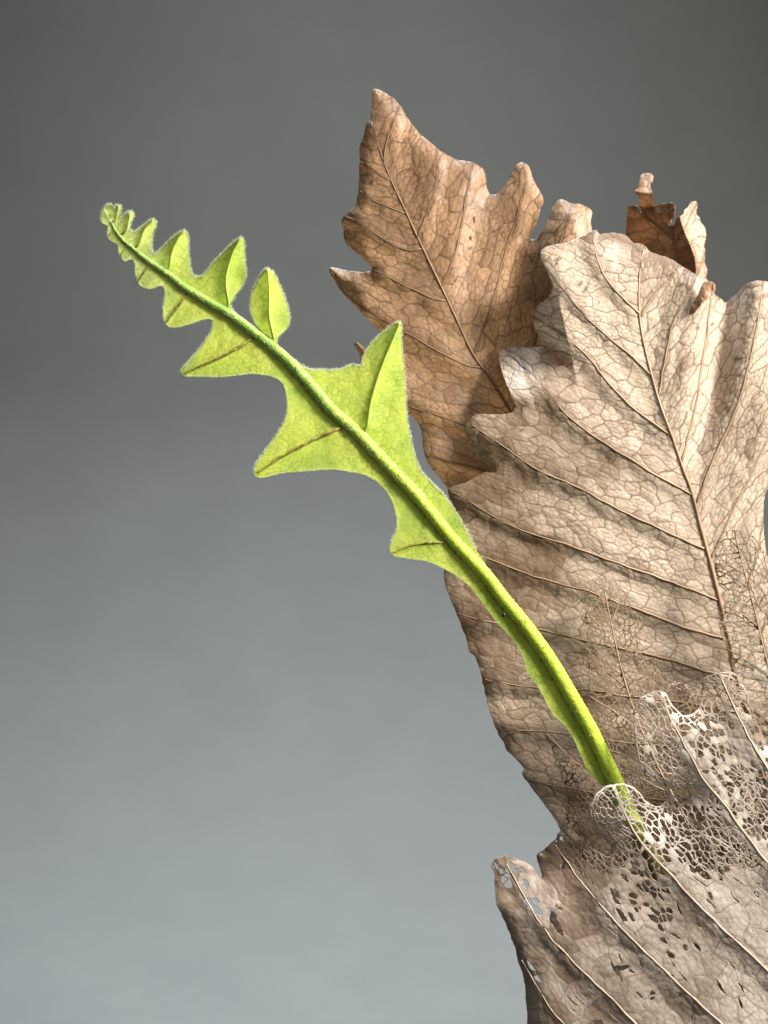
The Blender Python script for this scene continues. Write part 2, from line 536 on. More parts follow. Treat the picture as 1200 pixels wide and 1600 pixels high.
class Leaf:
    """one leaf traced in photograph pixels, standing at its own depth with its own relief"""
    def __init__(self, outline, midrib, left, right, depth, base, ang_l, ang_r, cw, ch, seed, pleat=6.0, pleat_r=None,
                 saw=0.3, rough=1.2, rfreq=0.12, puff=1.3, g=(2.2, 6.0), lace=None, strand=1.2, rim=2.0, veinw=2.2, tears=(),
                 tone=None, pale=None, curl=0.0, line_w=(0.62, 0.72, 0.95), line_a=(0.85, 1.0, 1.0), cuts=None, sharp=True, spots=()):
        self.spots = spots
        step = 3.0
        poly = smooth_line(outline, step, True) if sharp else np.array(outline, float)
        self.poly = roughen(poly, rough, rfreq, seed)
        self.out = Outline(self.poly)
        self.mid = smooth_line(midrib, 8)
        def kink(v):
            v = smooth_line(v, 8)
            w = np.clip(np.minimum(np.arange(len(v)), np.arange(len(v))[::-1]) / 3.0, 0, 1)
            return v + np.stack([noise(v[:, 0] * 0.06, v[:, 1] * 0.06, seed + 21) - 0.5, noise(v[:, 0] * 0.06, v[:, 1] * 0.06, seed + 22) - 0.5], 1) * 2.6 * w[:, None]
        self.left = [kink(v) for v in left]
        self.right = [kink(v) for v in right]
        ext = lambda v: np.concatenate([[v[0] + (v[0] - v[1]) * 3], v, [v[-1] + (v[-1] - v[-2]) * 25]])
        self.lx = [ext(v) for v in self.left]; self.rx = [ext(v) for v in self.right]
        m = self.mid
        self.midx = np.concatenate([[m[0] + (m[0] - m[1]) * 25], m, [m[-1] + (m[-1] - m[-2]) * 25]])
        self.depth, self.base, self.seed = depth, base, seed
        lo = self.poly.min(0); hi = self.poly.max(0)
        self.cl = Cells(lo, hi, ang_l, cw, ch, seed, *g)
        self.cr = Cells(lo, hi, ang_r, cw, ch, seed + 500, *g)
        self.Cl = Cells(lo, hi, ang_l, cw * g[0], ch * g[0] * 1.15, seed + 900, 1.5, 2.2, 0.8)
        self.Cr = Cells(lo, hi, ang_r, cw * g[0], ch * g[0] * 1.15, seed + 950, 1.5, 2.2, 0.8)
        self.pleat, self.pleat_r, self.saw, self.puff = pleat, pleat if pleat_r is None else pleat_r, saw, puff
        self.lace, self.strand, self.rim, self.veinw, self.tears = lace, strand, rim, veinw, tears
        self.tone_f, self.pale_f, self.curl = tone, pale, curl
        self.lw, self.la = line_w, line_a
        self.cuts = cuts

    def pleats(self, P, veins, amp):
        """height and nearest-vein distance between neighbouring side veins"""
        n = len(P)
        if not veins:
            return np.zeros(n), np.full(n, 999.0)
        ds = []
        for v in veins:
            d, s, _ = line_dist(P, v)
            ds.append((d, s))
        near = np.min([d for d, s in ds], axis=0)
        h = np.zeros(n)
        sg = np.array([d * s for d, s in ds])      # signed
        # orientation: the sign a later vein's points have with respect to an earlier vein
        if len(veins) > 1:
            _, o, _ = line_dist(veins[1][len(veins[1]) // 2][None], veins[0])
            sg = sg * (o[0] if o[0] != 0 else 1)
        up = np.full(n, 60.0); dn = np.full(n, 60.0)
        for k in range(len(veins)):
            v = sg[k]
            up = np.where((v >= 0) & (v < up), v, up)
            dn = np.where((v < 0) & (-v < dn), -v, dn)
        t = up / (up + dn + 1e-6)
        gap = np.minimum(up + dn, 90) / 60.0
        s = self.saw
        prof = np.where(t < s, 0.5 + 0.5 * np.cos(math.pi * t / s), 0.5 - 0.5 * np.cos(math.pi * (t - s) / (1 - s)))
        return amp * (prof - 0.5) * gap, near

    def field(self, P):
        x, y = P[:, 0], P[:, 1]
        sdf = self.out(P)
        dm, side, am = line_dist(P, self.midx)
        isl = side * self.side_sign() > 0
        hl, nl = self.pleats(P, self.lx, self.pleat)
        hr, nr = self.pleats(P, self.rx, self.pleat_r)
        near = np.where(isl, nl, nr)
        H = np.where(isl, hl, hr) * sstep(2, 45, dm)
        cv = np.zeros((8, len(P)))
        if isl.any():
            cv[:, isl] = self.cl(P[isl])
            q = self.Cl(P[isl]); cv[1, isl] = q[0]; cv[2, isl] = q[1]; cv[4, isl] = q[3]; cv[5, isl] = q[4]
        if (~isl).any():
            cv[:, ~isl] = self.cr(P[~isl])
            q = self.Cr(P[~isl]); cv[1, ~isl] = q[0]; cv[2, ~isl] = q[1]; cv[4, ~isl] = q[3]; cv[5, ~isl] = q[4]
        e = cv[:3]; r1, r2, r3 = cv[3], cv[4], cv[5]
        pf = self.puff
        H = H + pf * (1 - np.exp(-(e[1] / 3.5) ** 2)) * (0.2 + 1.0 * r2 * r2) + 0.4 * pf * (1 - np.exp(-(e[0] / 2.0) ** 2)) * noise(x * 0.03, y * 0.03, self.seed + 45) * 1.6 
        H = H + pf * 2.3 * (fbm(x * 0.06, y * 0.06, self.seed + 91) - 0.5) * 2
        H = H + self.base(x, y)
        if self.curl:
            q = np.clip(26 - sdf, 0, 26) / 26
            H = H - self.curl * q * q * (0.2 + 1.6 * fbm(x * 0.018, y * 0.018, self.seed + 77))
        ln = lambda d, w: np.exp(-(d / w) ** 2)
        fine = 0.55 + 0.45 * sstep(0.3, 0.7, fbm(x * 0.022, y * 0.022, self.seed + 41))
        mid_l = 0.30 + 0.55 * sstep(0.3, 0.65, fbm(x * 0.03, y * 0.03, self.seed + 43))
        vein = np.maximum.reduce([self.la[0] * fine * ln(e[0], self.lw[0]), self.la[1] * mid_l * ln(e[1], self.lw[1]), self.la[2] * ln(e[2], self.lw[2])])
        vein = np.maximum(vein, 0.9 * ln(np.minimum(near, dm), 2.2))
        for (sx, sy, sr) in self.spots:
            q = np.hypot((x - sx) * 0.8 + (y - sy) * 0.4, (y - sy) * 0.9) * (0.7 + 0.8 * noise(x * 0.3, y * 0.3, self.seed + 60))
            vein = np.maximum(vein, 0.85 * np.exp(-(q / sr) ** 4))
        edge = np.exp(-np.maximum(sdf, 0) / 5.0)
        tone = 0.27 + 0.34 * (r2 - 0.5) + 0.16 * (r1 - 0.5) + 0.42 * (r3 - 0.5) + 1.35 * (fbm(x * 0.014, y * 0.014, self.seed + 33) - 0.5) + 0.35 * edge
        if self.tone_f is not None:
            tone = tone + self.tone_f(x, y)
        pale = np.zeros(len(P))
        if self.pale_f is not None:
            pale = self.pale_f(x, y, r1, r2)
        f = sdf
        if self.lace is not None:
            prob = self.lace(cv[6], cv[7])
            # one decision for a whole cell
            gone = r1 < prob
            w = self.strand * (0.7 + 0.5 * r2 + 0.45 * ln(e[1], 1.2))
            w = w * (0.75 + 0.5 * noise(x * 0.11, y * 0.11, self.seed + 3))
            w = w - 2.2 * sstep(0.88, 0.95, noise(x * 0.075, y * 0.075, self.seed + 66)) * (1 - ln(e[1], 2.0))      # broken threads
            hole = np.maximum.reduce([w - np.minimum(e[0], e[1]), self.rim * (0.6 + 0.8 * noise(x * 0.07, y * 0.07, self.seed + 4)) - sdf, self.veinw - np.minimum(near, dm)])
            f = np.where(gone, np.minimum(f, hole), f)
        for (pts, wd) in self.tears:
            d, _, arc = line_dist(P, pts)
            L = np.sum(np.hypot(*np.diff(pts, axis=0).T))
            wv = wd * np.sqrt(np.clip(np.sin(np.clip(arc / L, 0, 1) * math.pi), 0, 1)) * (0.6 + 0.8 * noise(x * 0.13, y * 0.13, self.seed + 12))
            f = np.minimum(f, d - np.maximum(wv, 0.01))
        if self.cuts is not None:
            f = np.minimum(f, self.cuts(x, y))
        return dict(H=H, f=f, vein=np.clip(vein, 0, 1), tone=np.clip(tone, 0, 1), pale=np.clip(pale, 0, 1))

    def side_sign(self):
        # sign of the 'left' list: side of its first vein relative to the midrib
        if not hasattr(self, '_ss'):
            ref = (self.left or self.right)[0]
            _, s, _ = line_dist(ref[len(ref) // 2][None], self.midx)
            self._ss = (s[0] or 1.0) * (1 if self.left else -1)
        return self._ss

    def place(self, P, H):
        y0 = self.depth(P[:, 0], P[:, 1]) if callable(self.depth) else self.depth
        return to_fern(world_pts(P[:, 0], P[:, 1], y0 - H * S))

    def build(self, name, mat, rib_mat, step, thick, label, rib_r=(2.0, 5.0), vein_r=(0.7, 2.0), rib_lift=0.2, stalk=None, sides=8, lacy=False):
        lo = self.poly.min(0) - 2 * step; hi = self.poly.max(0) + 2 * step
        P, T = tri_grid(lo, hi, step)
        s = self.out(P)
        ok = s > -2.5 * step
        keep = ok[T].all(1)
        T = T[keep]
        used = np.zeros(len(P), bool); used[T.ravel()] = True
        rm = np.cumsum(used) - 1
        P = P[used]; T = rm[T]
        F = self.field(P)
        P, T, u0, Q = clip_mesh(P, T, F['f'])
        FQ = self.field(Q)
        F = {k: np.concatenate([F[k][u0], FQ[k]]) for k in F}
        V = self.place(P, F['H'])
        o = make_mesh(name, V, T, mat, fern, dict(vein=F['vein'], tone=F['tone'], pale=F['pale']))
        o['label'] = label
        if thick:
            md = o.modifiers.new('thickness', 'SOLIDIFY')
            md.thickness = thick
            md.offset = -1.0
            md.use_rim_only = not lacy
        self.ribs(o, self.mid, 'midrib', rib_mat, rib_r, rib_lift, stalk, sides)
        for v in self.left + self.right:
            vv = v[self.out(v) > -1.0]
            if len(vv) > 2:
                self.ribs(o, vv, 'side_vein', rib_mat, vein_r, rib_lift * 0.6, None, 6, base_first=True)
        return o

    def ribs(self, o, line, name, mat, r, lift, stalk, sides, base_first=False):
        line = np.array(line)
        # midribs run tip -> base, side veins base -> tip
        t = np.linspace(0, 1, len(line))
        if base_first:
            t = 1 - t
        R = (r[0] + (r[1] - r[0]) * t ** 0.8) * S * (0.8 + 0.4 * noise(line[:, 0] * 0.09, line[:, 1] * 0.09, self.seed + 7))
        H = self.field(line)['H']
        k = np.ones(5) / 5
        if len(H) > 6:
            H = np.convolve(np.pad(H, 2, 'edge'), k, 'valid')
        C = self.place(line, H + lift * R / S)
        if stalk is not None:
            C = np.concatenate([C, stalk])
            R = np.concatenate([R, np.full(len(stalk), R[-1])])
        return tube(name, C, R, mat, o, sides)


def base_pt(dx, dy, y):
    return to_fern(world_pts(np.array([BASE[0] + dx]), np.array([BASE[1] + dy]), np.array([y])))


# ---------------------------------------------- russet leaf standing behind the green frond
A_out = [(584, 140), (595, 142), (615, 154), (628, 170), (640, 189), (655, 208), (676, 226), (696, 241), (716, 250), (738, 254), (753, 262),
         (759, 272), (761, 292), (766, 304), (777, 302), (789, 290), (799, 272), (807, 258), (817, 254), (826, 260), (834, 282), (849, 312),
         (844, 329), (836, 353), (828, 371), (834, 375), (846, 363), (855, 344), (865, 322), (872, 313), (880, 312), (894, 318), (908, 319), (925, 330),
         (923, 348), (930, 380), (950, 430), (985, 520), (1040, 680), (1090, 860), (1130, 1050), (1170, 1250), (1200, 1400),
         (1130, 1440), (1030, 1330), (930, 1180), (840, 1030), (770, 900), (735, 830), (705, 783), (698, 762), (687, 747), (670, 727), (663, 707), (658, 673),
         (647, 653), (635, 643), (610, 610), (585, 585), (566, 572), (562, 555), (553, 537), (560, 536), (573, 545), (600, 540), (606, 528), (591, 515), (574, 498), (554, 478), (534, 457),
         (520, 434), (515, 419), (527, 419), (547, 424), (578, 424), (582, 419), (571, 407), (554, 393), (539, 376), (536, 356), (534, 341),
         (554, 322), (560, 295), (562, 255), (562, 228), (568, 211), (573, 193), (578, 187), (581, 164)]
A_mid = [(580, 190), (590, 225), (610, 279), (632, 326), (655, 376), (689, 447), (713, 498), (740, 555), (767, 592), (800, 645), (860, 745), (940, 900), (1020, 1070), (1110, 1270), (1190, 1420)]
A_left = [[(610, 282), (585, 268), (563, 252)], [(632, 333), (608, 324), (581, 312), (562, 297)], [(659, 388), (640, 392), (615, 383), (595, 371), (570, 352), (540, 338)],
          [(696, 470), (675, 466), (655, 457), (615, 437), (585, 422)], [(750, 574), (730, 571), (709, 562), (649, 528), (628, 515), (581, 488), (541, 461), (518, 425)],
          [(835, 705), (790, 695), (727, 663), (663, 643), (637, 633), (600, 600), (556, 540)], [(890, 800), (830, 770), (770, 740), (700, 720), (668, 712)], [(940, 895), (880, 865), (800, 820), (715, 785)], [(1000, 1020), (930, 980), (830, 930)]]
A_right = [[(600, 252), (605, 215), (618, 180)], [(652, 370), (660, 352), (669, 330), (681, 289), (683, 245)], [(689, 449), (700, 425), (709, 400), (720, 356), (730, 299), (737, 265)],
           [(740, 555), (752, 522), (760, 498), (777, 444), (790, 390), (807, 339), (820, 285), (819, 258)], [(800, 645), (822, 580), (840, 520), (860, 430), (880, 365), (893, 322)], [(870, 760), (900, 680), (920, 600), (940, 480)], [(950, 920), (985, 800), (1000, 640)]]


def A_base(x, y):
    h = 14 * np.sin((x - 560) * 0.012) - 0.0 * y
    # right lobes swing forward, shaped to fall into shade, pleated between the lobes
    h = h + 6 * np.exp(-((x - 700) / 40.0) ** 2) * sstep(640, 420, y) + 76 * sstep(775, 905, x) * sstep(700, 560, y) * sstep(120, 430, y)
    h = h + 6 * np.exp(-(((x - 905) / 22.0) ** 2)) * sstep(460, 330, y)
    h = h - 20 * sstep(575, 520, x) - 10 * sstep(200, 140, y)
    return h


A_tears = [(np.array([(740, 337), (741, 349)], float), 1.8), (np.array([(734, 369), (736, 376)], float), 2.2), (np.array([(588, 374), (594, 376)], float), 1.4)]
leafA = Leaf(A_out, A_mid, A_left, A_right, lambda x, y: 0.050 - 0.00001 * (y - 600), A_base, math.radians(28), math.radians(-74), 14.0, 6.6, 11,
             pleat=6, saw=0.35, curl=8, spots=((580, 285, 4.5), (734, 388, 3), (716, 398, 2.5), (600, 300, 2)), puff=0.55, tears=A_tears,
             tone=lambda x, y: 0.35 * np.exp(-(((x - 870) / 60) ** 2 + ((y - 470) / 110) ** 2)) + 0.15 * sstep(500, 700, y))  # first term darkens the right lobes like the tan leaf's shadow
leafA.build('dry_leaf', M_A, M_rib_A, 1.75, 0.00022, 'russet brown dry leaf with a pointed tip, standing behind the green frond', (0.7, 3.9), (0.45, 1.3),
            stalk=np.concatenate([base_pt(-60, -160, 0.03), base_pt(-10, -25, 0.012)]))

# ---------------------------------------------- big tan leaf in the middle
B_out = [(725, 673), (729, 661), (744, 648), (771, 648), (796, 646), (804, 638), (802, 627), (794, 607), (785, 582), (779, 557), (783, 546), (800, 542),
         (829, 543), (852, 541), (842, 527), (834, 507), (833, 490), (842, 477), (858, 461), (864, 444), (856, 427), (848, 411), (844, 396), (852, 386),
         (875, 382), (896, 375), (917, 365), (933, 359), (937, 366), (950, 364), (975, 366), (987, 377), (1008, 384), (1016, 393), (1046, 404), (1071, 419),
         (1092, 430), (1101, 436), (1112, 446), (1117, 458), (1126, 466), (1134, 473), (1146, 463), (1167, 444), (1179, 439), (1200, 441), (1235, 452), (1262, 500), (1262, 580),
         (1240, 670), (1214, 730), (1200, 762), (1193, 790), (1196, 850), (1212, 920), (1240, 1000), (1265, 1100), (1285, 1250), (1300, 1420), (1330, 1600), (1250, 1720), (1130, 1730), (1000, 1690), (920, 1620), (875, 1530), (858, 1450), (868, 1390), (882, 1330), (873, 1290), (867, 1280), (847, 1253), (830, 1230), (815, 1208), (819, 1201), (807, 1187), (792, 1173), (786, 1160), (780, 1150), (768, 1120), (760, 1090), (752, 1057),
         (742, 1024), (735, 1020), (730, 1003), (713, 957), (697, 917), (694, 897), (700, 870), (712, 840), (716, 815), (708, 792), (700, 772), (701, 763), (715, 758), (740, 748),
         (757, 737), (766, 733), (760, 725), (748, 712), (735, 695)]
B_mid = [(1006, 390), (1001, 412), (998, 457), (999, 490), (1004, 527), (1017, 582), (1033, 636), (1050, 682), (1067, 732), (1079, 763), (1095, 824), (1109, 875), (1121, 922),
         (1131, 964), (1142, 1010), (1152, 1060), (1172, 1123), (1200, 1230), (1240, 1400), (1300, 1580)]
B_left = [[(998, 489), (975, 466), (950, 440), (933, 407), (927, 375)], [(1017, 586), (995, 565), (967, 540), (937, 515), (908, 486), (870, 440)],
          [(1050, 682), (1025, 664), (992, 640), (950, 598), (925, 565), (887, 527), (850, 505)],
          [(1081, 773), (1055, 758), (1013, 735), (943, 691), (883, 647), (845, 598), (795, 552)],
          [(1100, 857), (1075, 847), (1046, 833), (967, 796), (901, 761), (836, 731), (780, 693), (738, 664)],
          [(1122, 938), (1095, 926), (1060, 913), (967, 880), (883, 850), (827, 833), (789, 817), (733, 783), (705, 768)],
          [(1133, 997), (1100, 990), (1051, 973), (995, 952), (920, 924), (836, 901), (757, 871), (715, 852)],
          [(1145, 1060), (1100, 1048), (1041, 1029), (967, 1013), (901, 997), (845, 985), (757, 970), (715, 958)],
          [(1160, 1115), (1080, 1100), (980, 1087), (920, 1078), (880, 1077), (820, 1072), (757, 1062)],
          [(1180, 1190), (1080, 1170), (933, 1155), (860, 1143), (790, 1140)], [(1205, 1280), (1080, 1255), (950, 1240), (850, 1225)]]
B_right = [[(1001, 494), (1014, 472), (1033, 448), (1056, 424)], [(1029, 618), (1035, 585), (1042, 548), (1054, 498), (1080, 450)], [(1065, 722), (1075, 680), (1087, 632), (1100, 552), (1108, 490), (1112, 460)],
           [(1088, 785), (1104, 745), (1120, 707), (1142, 657), (1167, 582), (1185, 498), (1190, 455)], [(1111, 872), (1128, 835), (1144, 800), (1181, 726), (1203, 675), (1235, 590), (1255, 500)],
           [(1133, 968), (1155, 935), (1180, 875), (1194, 810)], [(1152, 1055), (1185, 1000), (1205, 940)], [(1180, 1140), (1215, 1090), (1235, 1020)]]


def B_base(x, y):
    # left side falls away from the window, with its lobes turned back; the right half opens towards it
    h = -0.00030 * np.clip(1000 - x, 0, 400) ** 2 * sstep(1300, 700, y) * 1.1 - 34 * sstep(1120, 1380, y)
    ax = 878 + (y - 490) * 0.22                       # sharp fold of the upper left lobe
    h = h - 0.85 * np.clip(ax - x, 0, 80) * sstep(430, 490, y) * sstep(630, 540, y)
    h = h - 0.0016 * np.clip(470 - y, 0, 130) ** 2 * sstep(860, 960, x)
    h = h + 16 * np.exp(-((x - 1075 + (y - 560) * 0.15) / 34.0) ** 2) * sstep(760, 600, y) - 26 * np.exp(-((x - 1120 + (y - 560) * 0.2) / 26.0) ** 2) * sstep(780, 560, y)
    h = h + 12 * np.exp(-((x - 1185) / 40.0) ** 2) * sstep(760, 560, y)
    return h


B_tears = [(smooth_line([(789, 818), (820, 832), (860, 842), (896, 858)], 6), 1.8), (smooth_line([(862, 552), (876, 566), (890, 577)], 4), 3.4), (smooth_line([(748, 731), (760, 733), (776, 736)], 4), 4.6),
           ]
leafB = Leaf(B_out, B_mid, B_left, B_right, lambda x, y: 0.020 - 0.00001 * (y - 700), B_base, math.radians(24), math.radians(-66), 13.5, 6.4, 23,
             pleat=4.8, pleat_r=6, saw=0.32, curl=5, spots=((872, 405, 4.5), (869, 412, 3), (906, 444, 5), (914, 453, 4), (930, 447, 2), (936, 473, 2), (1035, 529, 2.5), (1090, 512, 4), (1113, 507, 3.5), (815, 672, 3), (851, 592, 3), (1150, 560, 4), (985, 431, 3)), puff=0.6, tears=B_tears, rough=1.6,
             tone=lambda x, y: 0.62 * sstep(1060, 760, x) * sstep(480, 760, y) - 0.16 + 0.5 * np.exp(-np.clip(y - 365 - (x - 930) * 0.40, 0, 99) / 9.0) * sstep(920, 960, x) * sstep(1110, 1090, x))  # browner lower left, deepened in colour to stand for the dimmer light
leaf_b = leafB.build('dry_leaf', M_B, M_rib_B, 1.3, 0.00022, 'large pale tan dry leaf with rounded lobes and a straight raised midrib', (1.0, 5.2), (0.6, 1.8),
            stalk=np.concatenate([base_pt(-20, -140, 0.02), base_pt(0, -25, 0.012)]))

# torn flap of the tan leaf folded over at its top corner
flap = smooth_line([(1100, 440), (1110, 440), (1117, 444), (1118, 453), (1110, 464), (1097, 474), (1085, 488), (1077, 491), (1080, 477), (1090, 461)], 2.0, True)
fo = Outline(flap)
P, T = tri_grid(flap.min(0) - 3, flap.max(0) + 3, 1.5)
P, T, u0, Q = clip_mesh(P, T, fo(P))
hf = leafB.field(P)['H'] + 1.5 + 0.75 * (P[:, 0] - 1077) + 0.5 * (P[:, 1] - 440) * 0.3 + 2 * fbm(P[:, 0] * 0.1, P[:, 1] * 0.1, 4)
o = make_mesh('torn_flap', leafB.place(P, hf), T, M_D, leaf_b, dict(vein=np.zeros(len(P)), tone=0.5 + 0.5 * fbm(P[:, 0] * 0.08, P[:, 1] * 0.08, 9), pale=np.zeros(len(P))))
md = o.modifiers.new('thickness', 'SOLIDIFY'); md.thickness = 0.0002

# ---------------------------------------------- small dark leaf curled up behind the tan leaf
D_out = [(981, 325), (988, 321), (999, 322), (997, 308), (991, 299), (998, 293), (1000, 276), (1010, 271), (1020, 275), (1017, 294), (1022, 322), (1033, 319), (1046, 316), (1053, 323), (1052, 338),
         (1043, 350), (1050, 352), (1058, 344), (1069, 330), (1078, 319), (1087, 316), (1091, 336), (1097, 350), (1103, 366), (1101, 390), (1104, 428), (1112, 500), (1110, 600), (1060, 640), (1010, 560), (985, 460), (978, 390)]
D_mid = [(1046, 330), (1052, 370), (1060, 430), (1068, 520), (1080, 620)]


def D_base(x, y):
    s = 1062 + 26 * sstep(330, 420, y)
    h = -1.3 * np.clip(s - x, 0, 90)
    h = h + 1.5 * np.clip(s - x, -60, 0)
    h = h + (1.2 * np.clip(s - x, 0, 90) - 0.25 * np.clip(322 - y, 0, 60)) * sstep(324, 300, y)
    return h


leafD = Leaf(D_out, D_mid, [[(1052, 372), (1025, 350), (1000, 330)], [(1062, 450), (1030, 420), (990, 390)]], [[(1053, 380), (1070, 355), (1085, 325)], [(1064, 470), (1085, 440), (1100, 400)]],
             0.062, D_base, math.radians(40), math.radians(-60), 13, 8, 37, pleat=4, puff=0.9, curl=4, rough=3.4,
             tone=lambda x, y: 0.25, pale=lambda x, y, a, b: np.maximum(0.28 * sstep(1060, 1072, x - 26 * sstep(330, 420, y)), 0.10 * sstep(324, 306, y) * sstep(996, 1006, x)))  # pale lightens the right strip's colour to add to its light
leafD.build('dry_leaf', M_D, M_rib_A, 1.8, 0.00022, 'small dark curled dry leaf with a sunlit edge behind the tan leaf', (0.8, 3.0), (0.5, 1.4),
            stalk=np.concatenate([base_pt(-225, -1105, 0.062), base_pt(-145, -705, 0.058), base_pt(-45, -205, 0.05), base_pt(0, -20, 0.02)]))

# ---------------------------------------------- brown skeleton leaf between tan leaf and stalk
H_out = [(913, 923), (918, 910), (933, 903), (953, 903), (964, 912), (976, 926), (984, 940), (990, 950), (997, 963), (999, 987), (1001, 1010), (1013, 1030), (1037, 1053), (1063, 1067), (1082, 1074), (1110, 1085), (1140, 1120),
         (1160, 1200), (1190, 1330), (1220, 1480), (1150, 1470), (1050, 1420), (960, 1380), (905, 1340), (880, 1300), (884, 1270), (888, 1245), (880, 1215), (868, 1180), (853, 1147), (870, 1158), (890, 1180), (905, 1190), (912, 1160), (913, 1125),
         (919, 1095), (918, 1073), (920, 1047), (915, 1020), (917, 990), (914, 960)]
H_mid = [(945, 925), (949, 945), (957, 983), (967, 1030), (977, 1067), (992, 1113), (1015, 1170), (1050, 1240), (1110, 1340), (1190, 1450)]
leafH = Leaf(H_out, H_mid, [[(960, 1000), (945, 985), (925, 965)], [(980, 1075), (955, 1055), (925, 1035)], [(1005, 1145), (965, 1115), (925, 1090)], [(1050, 1240), (980, 1210), (905, 1195), (862, 1155)]],
             [[(955, 975), (965, 950), (975, 930)], [(968, 1035), (985, 1005), (995, 980)], [(985, 1090), (1010, 1065), (1025, 1050)], [(1030, 1200), (1060, 1150), (1090, 1085)]],
             lambda x, y: 0.004 - 0.00002 * (y - 1000), lambda x, y: 4 * np.sin(x * 0.05) - 0.25 * np.clip(915 - x, 0, 60) + 5 * np.exp(-((x - 990) / 18.0) ** 2),
             math.radians(62), math.radians(75), 10.5, 7.6, 51, pleat=3, puff=0.5, g=(3.2, 5.0), strand=0.66, rim=0.7, veinw=0.8, rough=2.6, curl=4,
             lace=lambda x, y: 0.98 - 0.25 * np.exp(-((x - 950) ** 2 + (y - 915) ** 2) / 400.0))
leafH.build('skeleton_leaf', M_H, M_rib_H, 1.2, 0.00018, 'see-through brown skeleton leaf, only its fine net of veins left', (0.6, 2.4), (0.35, 0.8),
            stalk=np.concatenate([base_pt(-60, -200, 0.0), base_pt(0, -20, 0.008)]), lacy=True)

# ---------------------------------------------- fine skeleton leaf over the tan leaf's midrib
I_out = [(1117, 865), (1119, 848), (1127, 834), (1139, 829), (1160, 829), (1176, 836), (1190, 856), (1200, 889), (1225, 930), (1250, 1000), (1275, 1120), (1300, 1300), (1320, 1500), (1260, 1460), (1200, 1330), (1170, 1220),
         (1150, 1120), (1147, 1080), (1145, 1045), (1136, 1012), (1126, 990), (1124, 965), (1131, 945), (1127, 920), (1120, 905), (1117, 885)]
I_mid = [(1150, 840), (1160, 880), (1178, 950), (1200, 1040), (1230, 1160), (1270, 1320), (1310, 1480)]
leafI = Leaf(I_out, I_mid, [[(1170, 920), (1150, 905), (1122, 890)], [(1185, 980), (1160, 960), (1130, 945)], [(1205, 1060), (1170, 1035), (1138, 1015)], [(1230, 1160), (1190, 1120), (1150, 1090)]],
             [[(1168, 915), (1180, 880), (1187, 860)], [(1188, 990), (1205, 960), (1215, 925)], [(1215, 1100), (1240, 1060), (1250, 1010)]],
             lambda x, y: 0.0 - 0.00001 * (y - 900), lambda x, y: 5 * np.sin((x + y) * 0.04) + 0.1 * (x - 1150),
             math.radians(8), math.radians(62), 15.0, 6.4, 67, pleat=3, puff=0.6, strand=0.60, rim=1.0, veinw=0.9, rough=1.0, curl=3,
             lace=lambda x, y: 0.99 - 0.55 * sstep(950, 1040, y) * (0.4 + 0.9 * noise(x * 0.03, y * 0.03, 5)),
             tone=lambda x, y: 0.35 * sstep(1000, 900, y), pale=lambda x, y, a, b: 0.5 * sstep(950, 1040, y) * a)
leafI.build('skeleton_leaf', M_I, M_rib_H, 1.25, 0.00018, 'fine dark-veined skeleton leaf tip lying over the tan leaf midrib', (0.5, 2.0), (0.35, 0.8),
            stalk=base_pt(0, -20, 0.005), lacy=True)

# ---------------------------------------------- bleached lacy leaf in front
F_out = [(1019, 1081), (1034, 1079), (1043, 1087), (1052, 1105), (1070, 1117), (1088, 1112), (1095, 1095), (1096, 1075), (1101, 1058), (1118, 1053), (1142, 1050), (1155, 1060), (1166, 1081), (1175, 1108), (1190, 1144), (1206, 1172),
         (1232, 1120), (1250, 1040), (1290, 985), (1345, 990), (1372, 1060), (1376, 1130), (1420, 1130), (1452, 1190), (1448, 1280), (1480, 1330), (1490, 1420), (1462, 1500), (1470, 1600), (1440, 1720), (1395, 1800), (1365, 1855), (1320, 1860), (1200, 1830), (1040, 1770), (920, 1710), (850, 1660), (826, 1610), (823, 1580), (822, 1560), (818, 1530), (800, 1470), (786, 1435), (778, 1418), (772, 1385), (773, 1368), (769, 1352), (775, 1342), (790, 1338),  # unseen right half, enlarged to keep window light off the gaps behind
         (812, 1343), (830, 1352), (838, 1362), (846, 1372), (843, 1352), (839, 1336), (850, 1326), (866, 1312), (874, 1300), (888, 1290), (898, 1300), (912, 1316), (930, 1328), (950, 1338), (958, 1330), (945, 1310), (928, 1292), (922, 1269), (924, 1254), (939, 1234), (958, 1225), (978, 1226),
         (993, 1232), (1004, 1246), (1016, 1256), (1030, 1260), (1040, 1252), (1043, 1240), (1030, 1226), (1014, 1216), (1005, 1206), (998, 1186), (992, 1150), (989, 1126), (992, 1105), (1002, 1090)]
F_mid = [(1290, 1010), (1275, 1120), (1262, 1235), (1280, 1350), (1310, 1500), (1330, 1680), (1343, 1850)]
F_side = [[(1270, 1320), (1240, 1270), (1215, 1230), (1175, 1160), (1150, 1112), (1128, 1062)],
          [(1308, 1490), (1270, 1450), (1235, 1400), (1200, 1349), (1160, 1297), (1130, 1255), (1100, 1219), (1070, 1165), (1045, 1115), (1035, 1085)],
          [(1325, 1640), (1290, 1608), (1240, 1560), (1200, 1518), (1165, 1484), (1127, 1449), (1085, 1407), (1047, 1365), (1008, 1323), (985, 1288), (962, 1236)],
          [(1335, 1760), (1240, 1700), (1123, 1595), (1062, 1539), (1008, 1487), (966, 1445), (910, 1380), (868, 1320)],
          [(1340, 1830), (1200, 1775), (1080, 1680), (993, 1599), (955, 1560), (901, 1507), (865, 1470), (830, 1420), (792, 1350)],
          [(1340, 1850), (1150, 1790), (1000, 1715), (880, 1600), (850, 1560), (815, 1500)]]


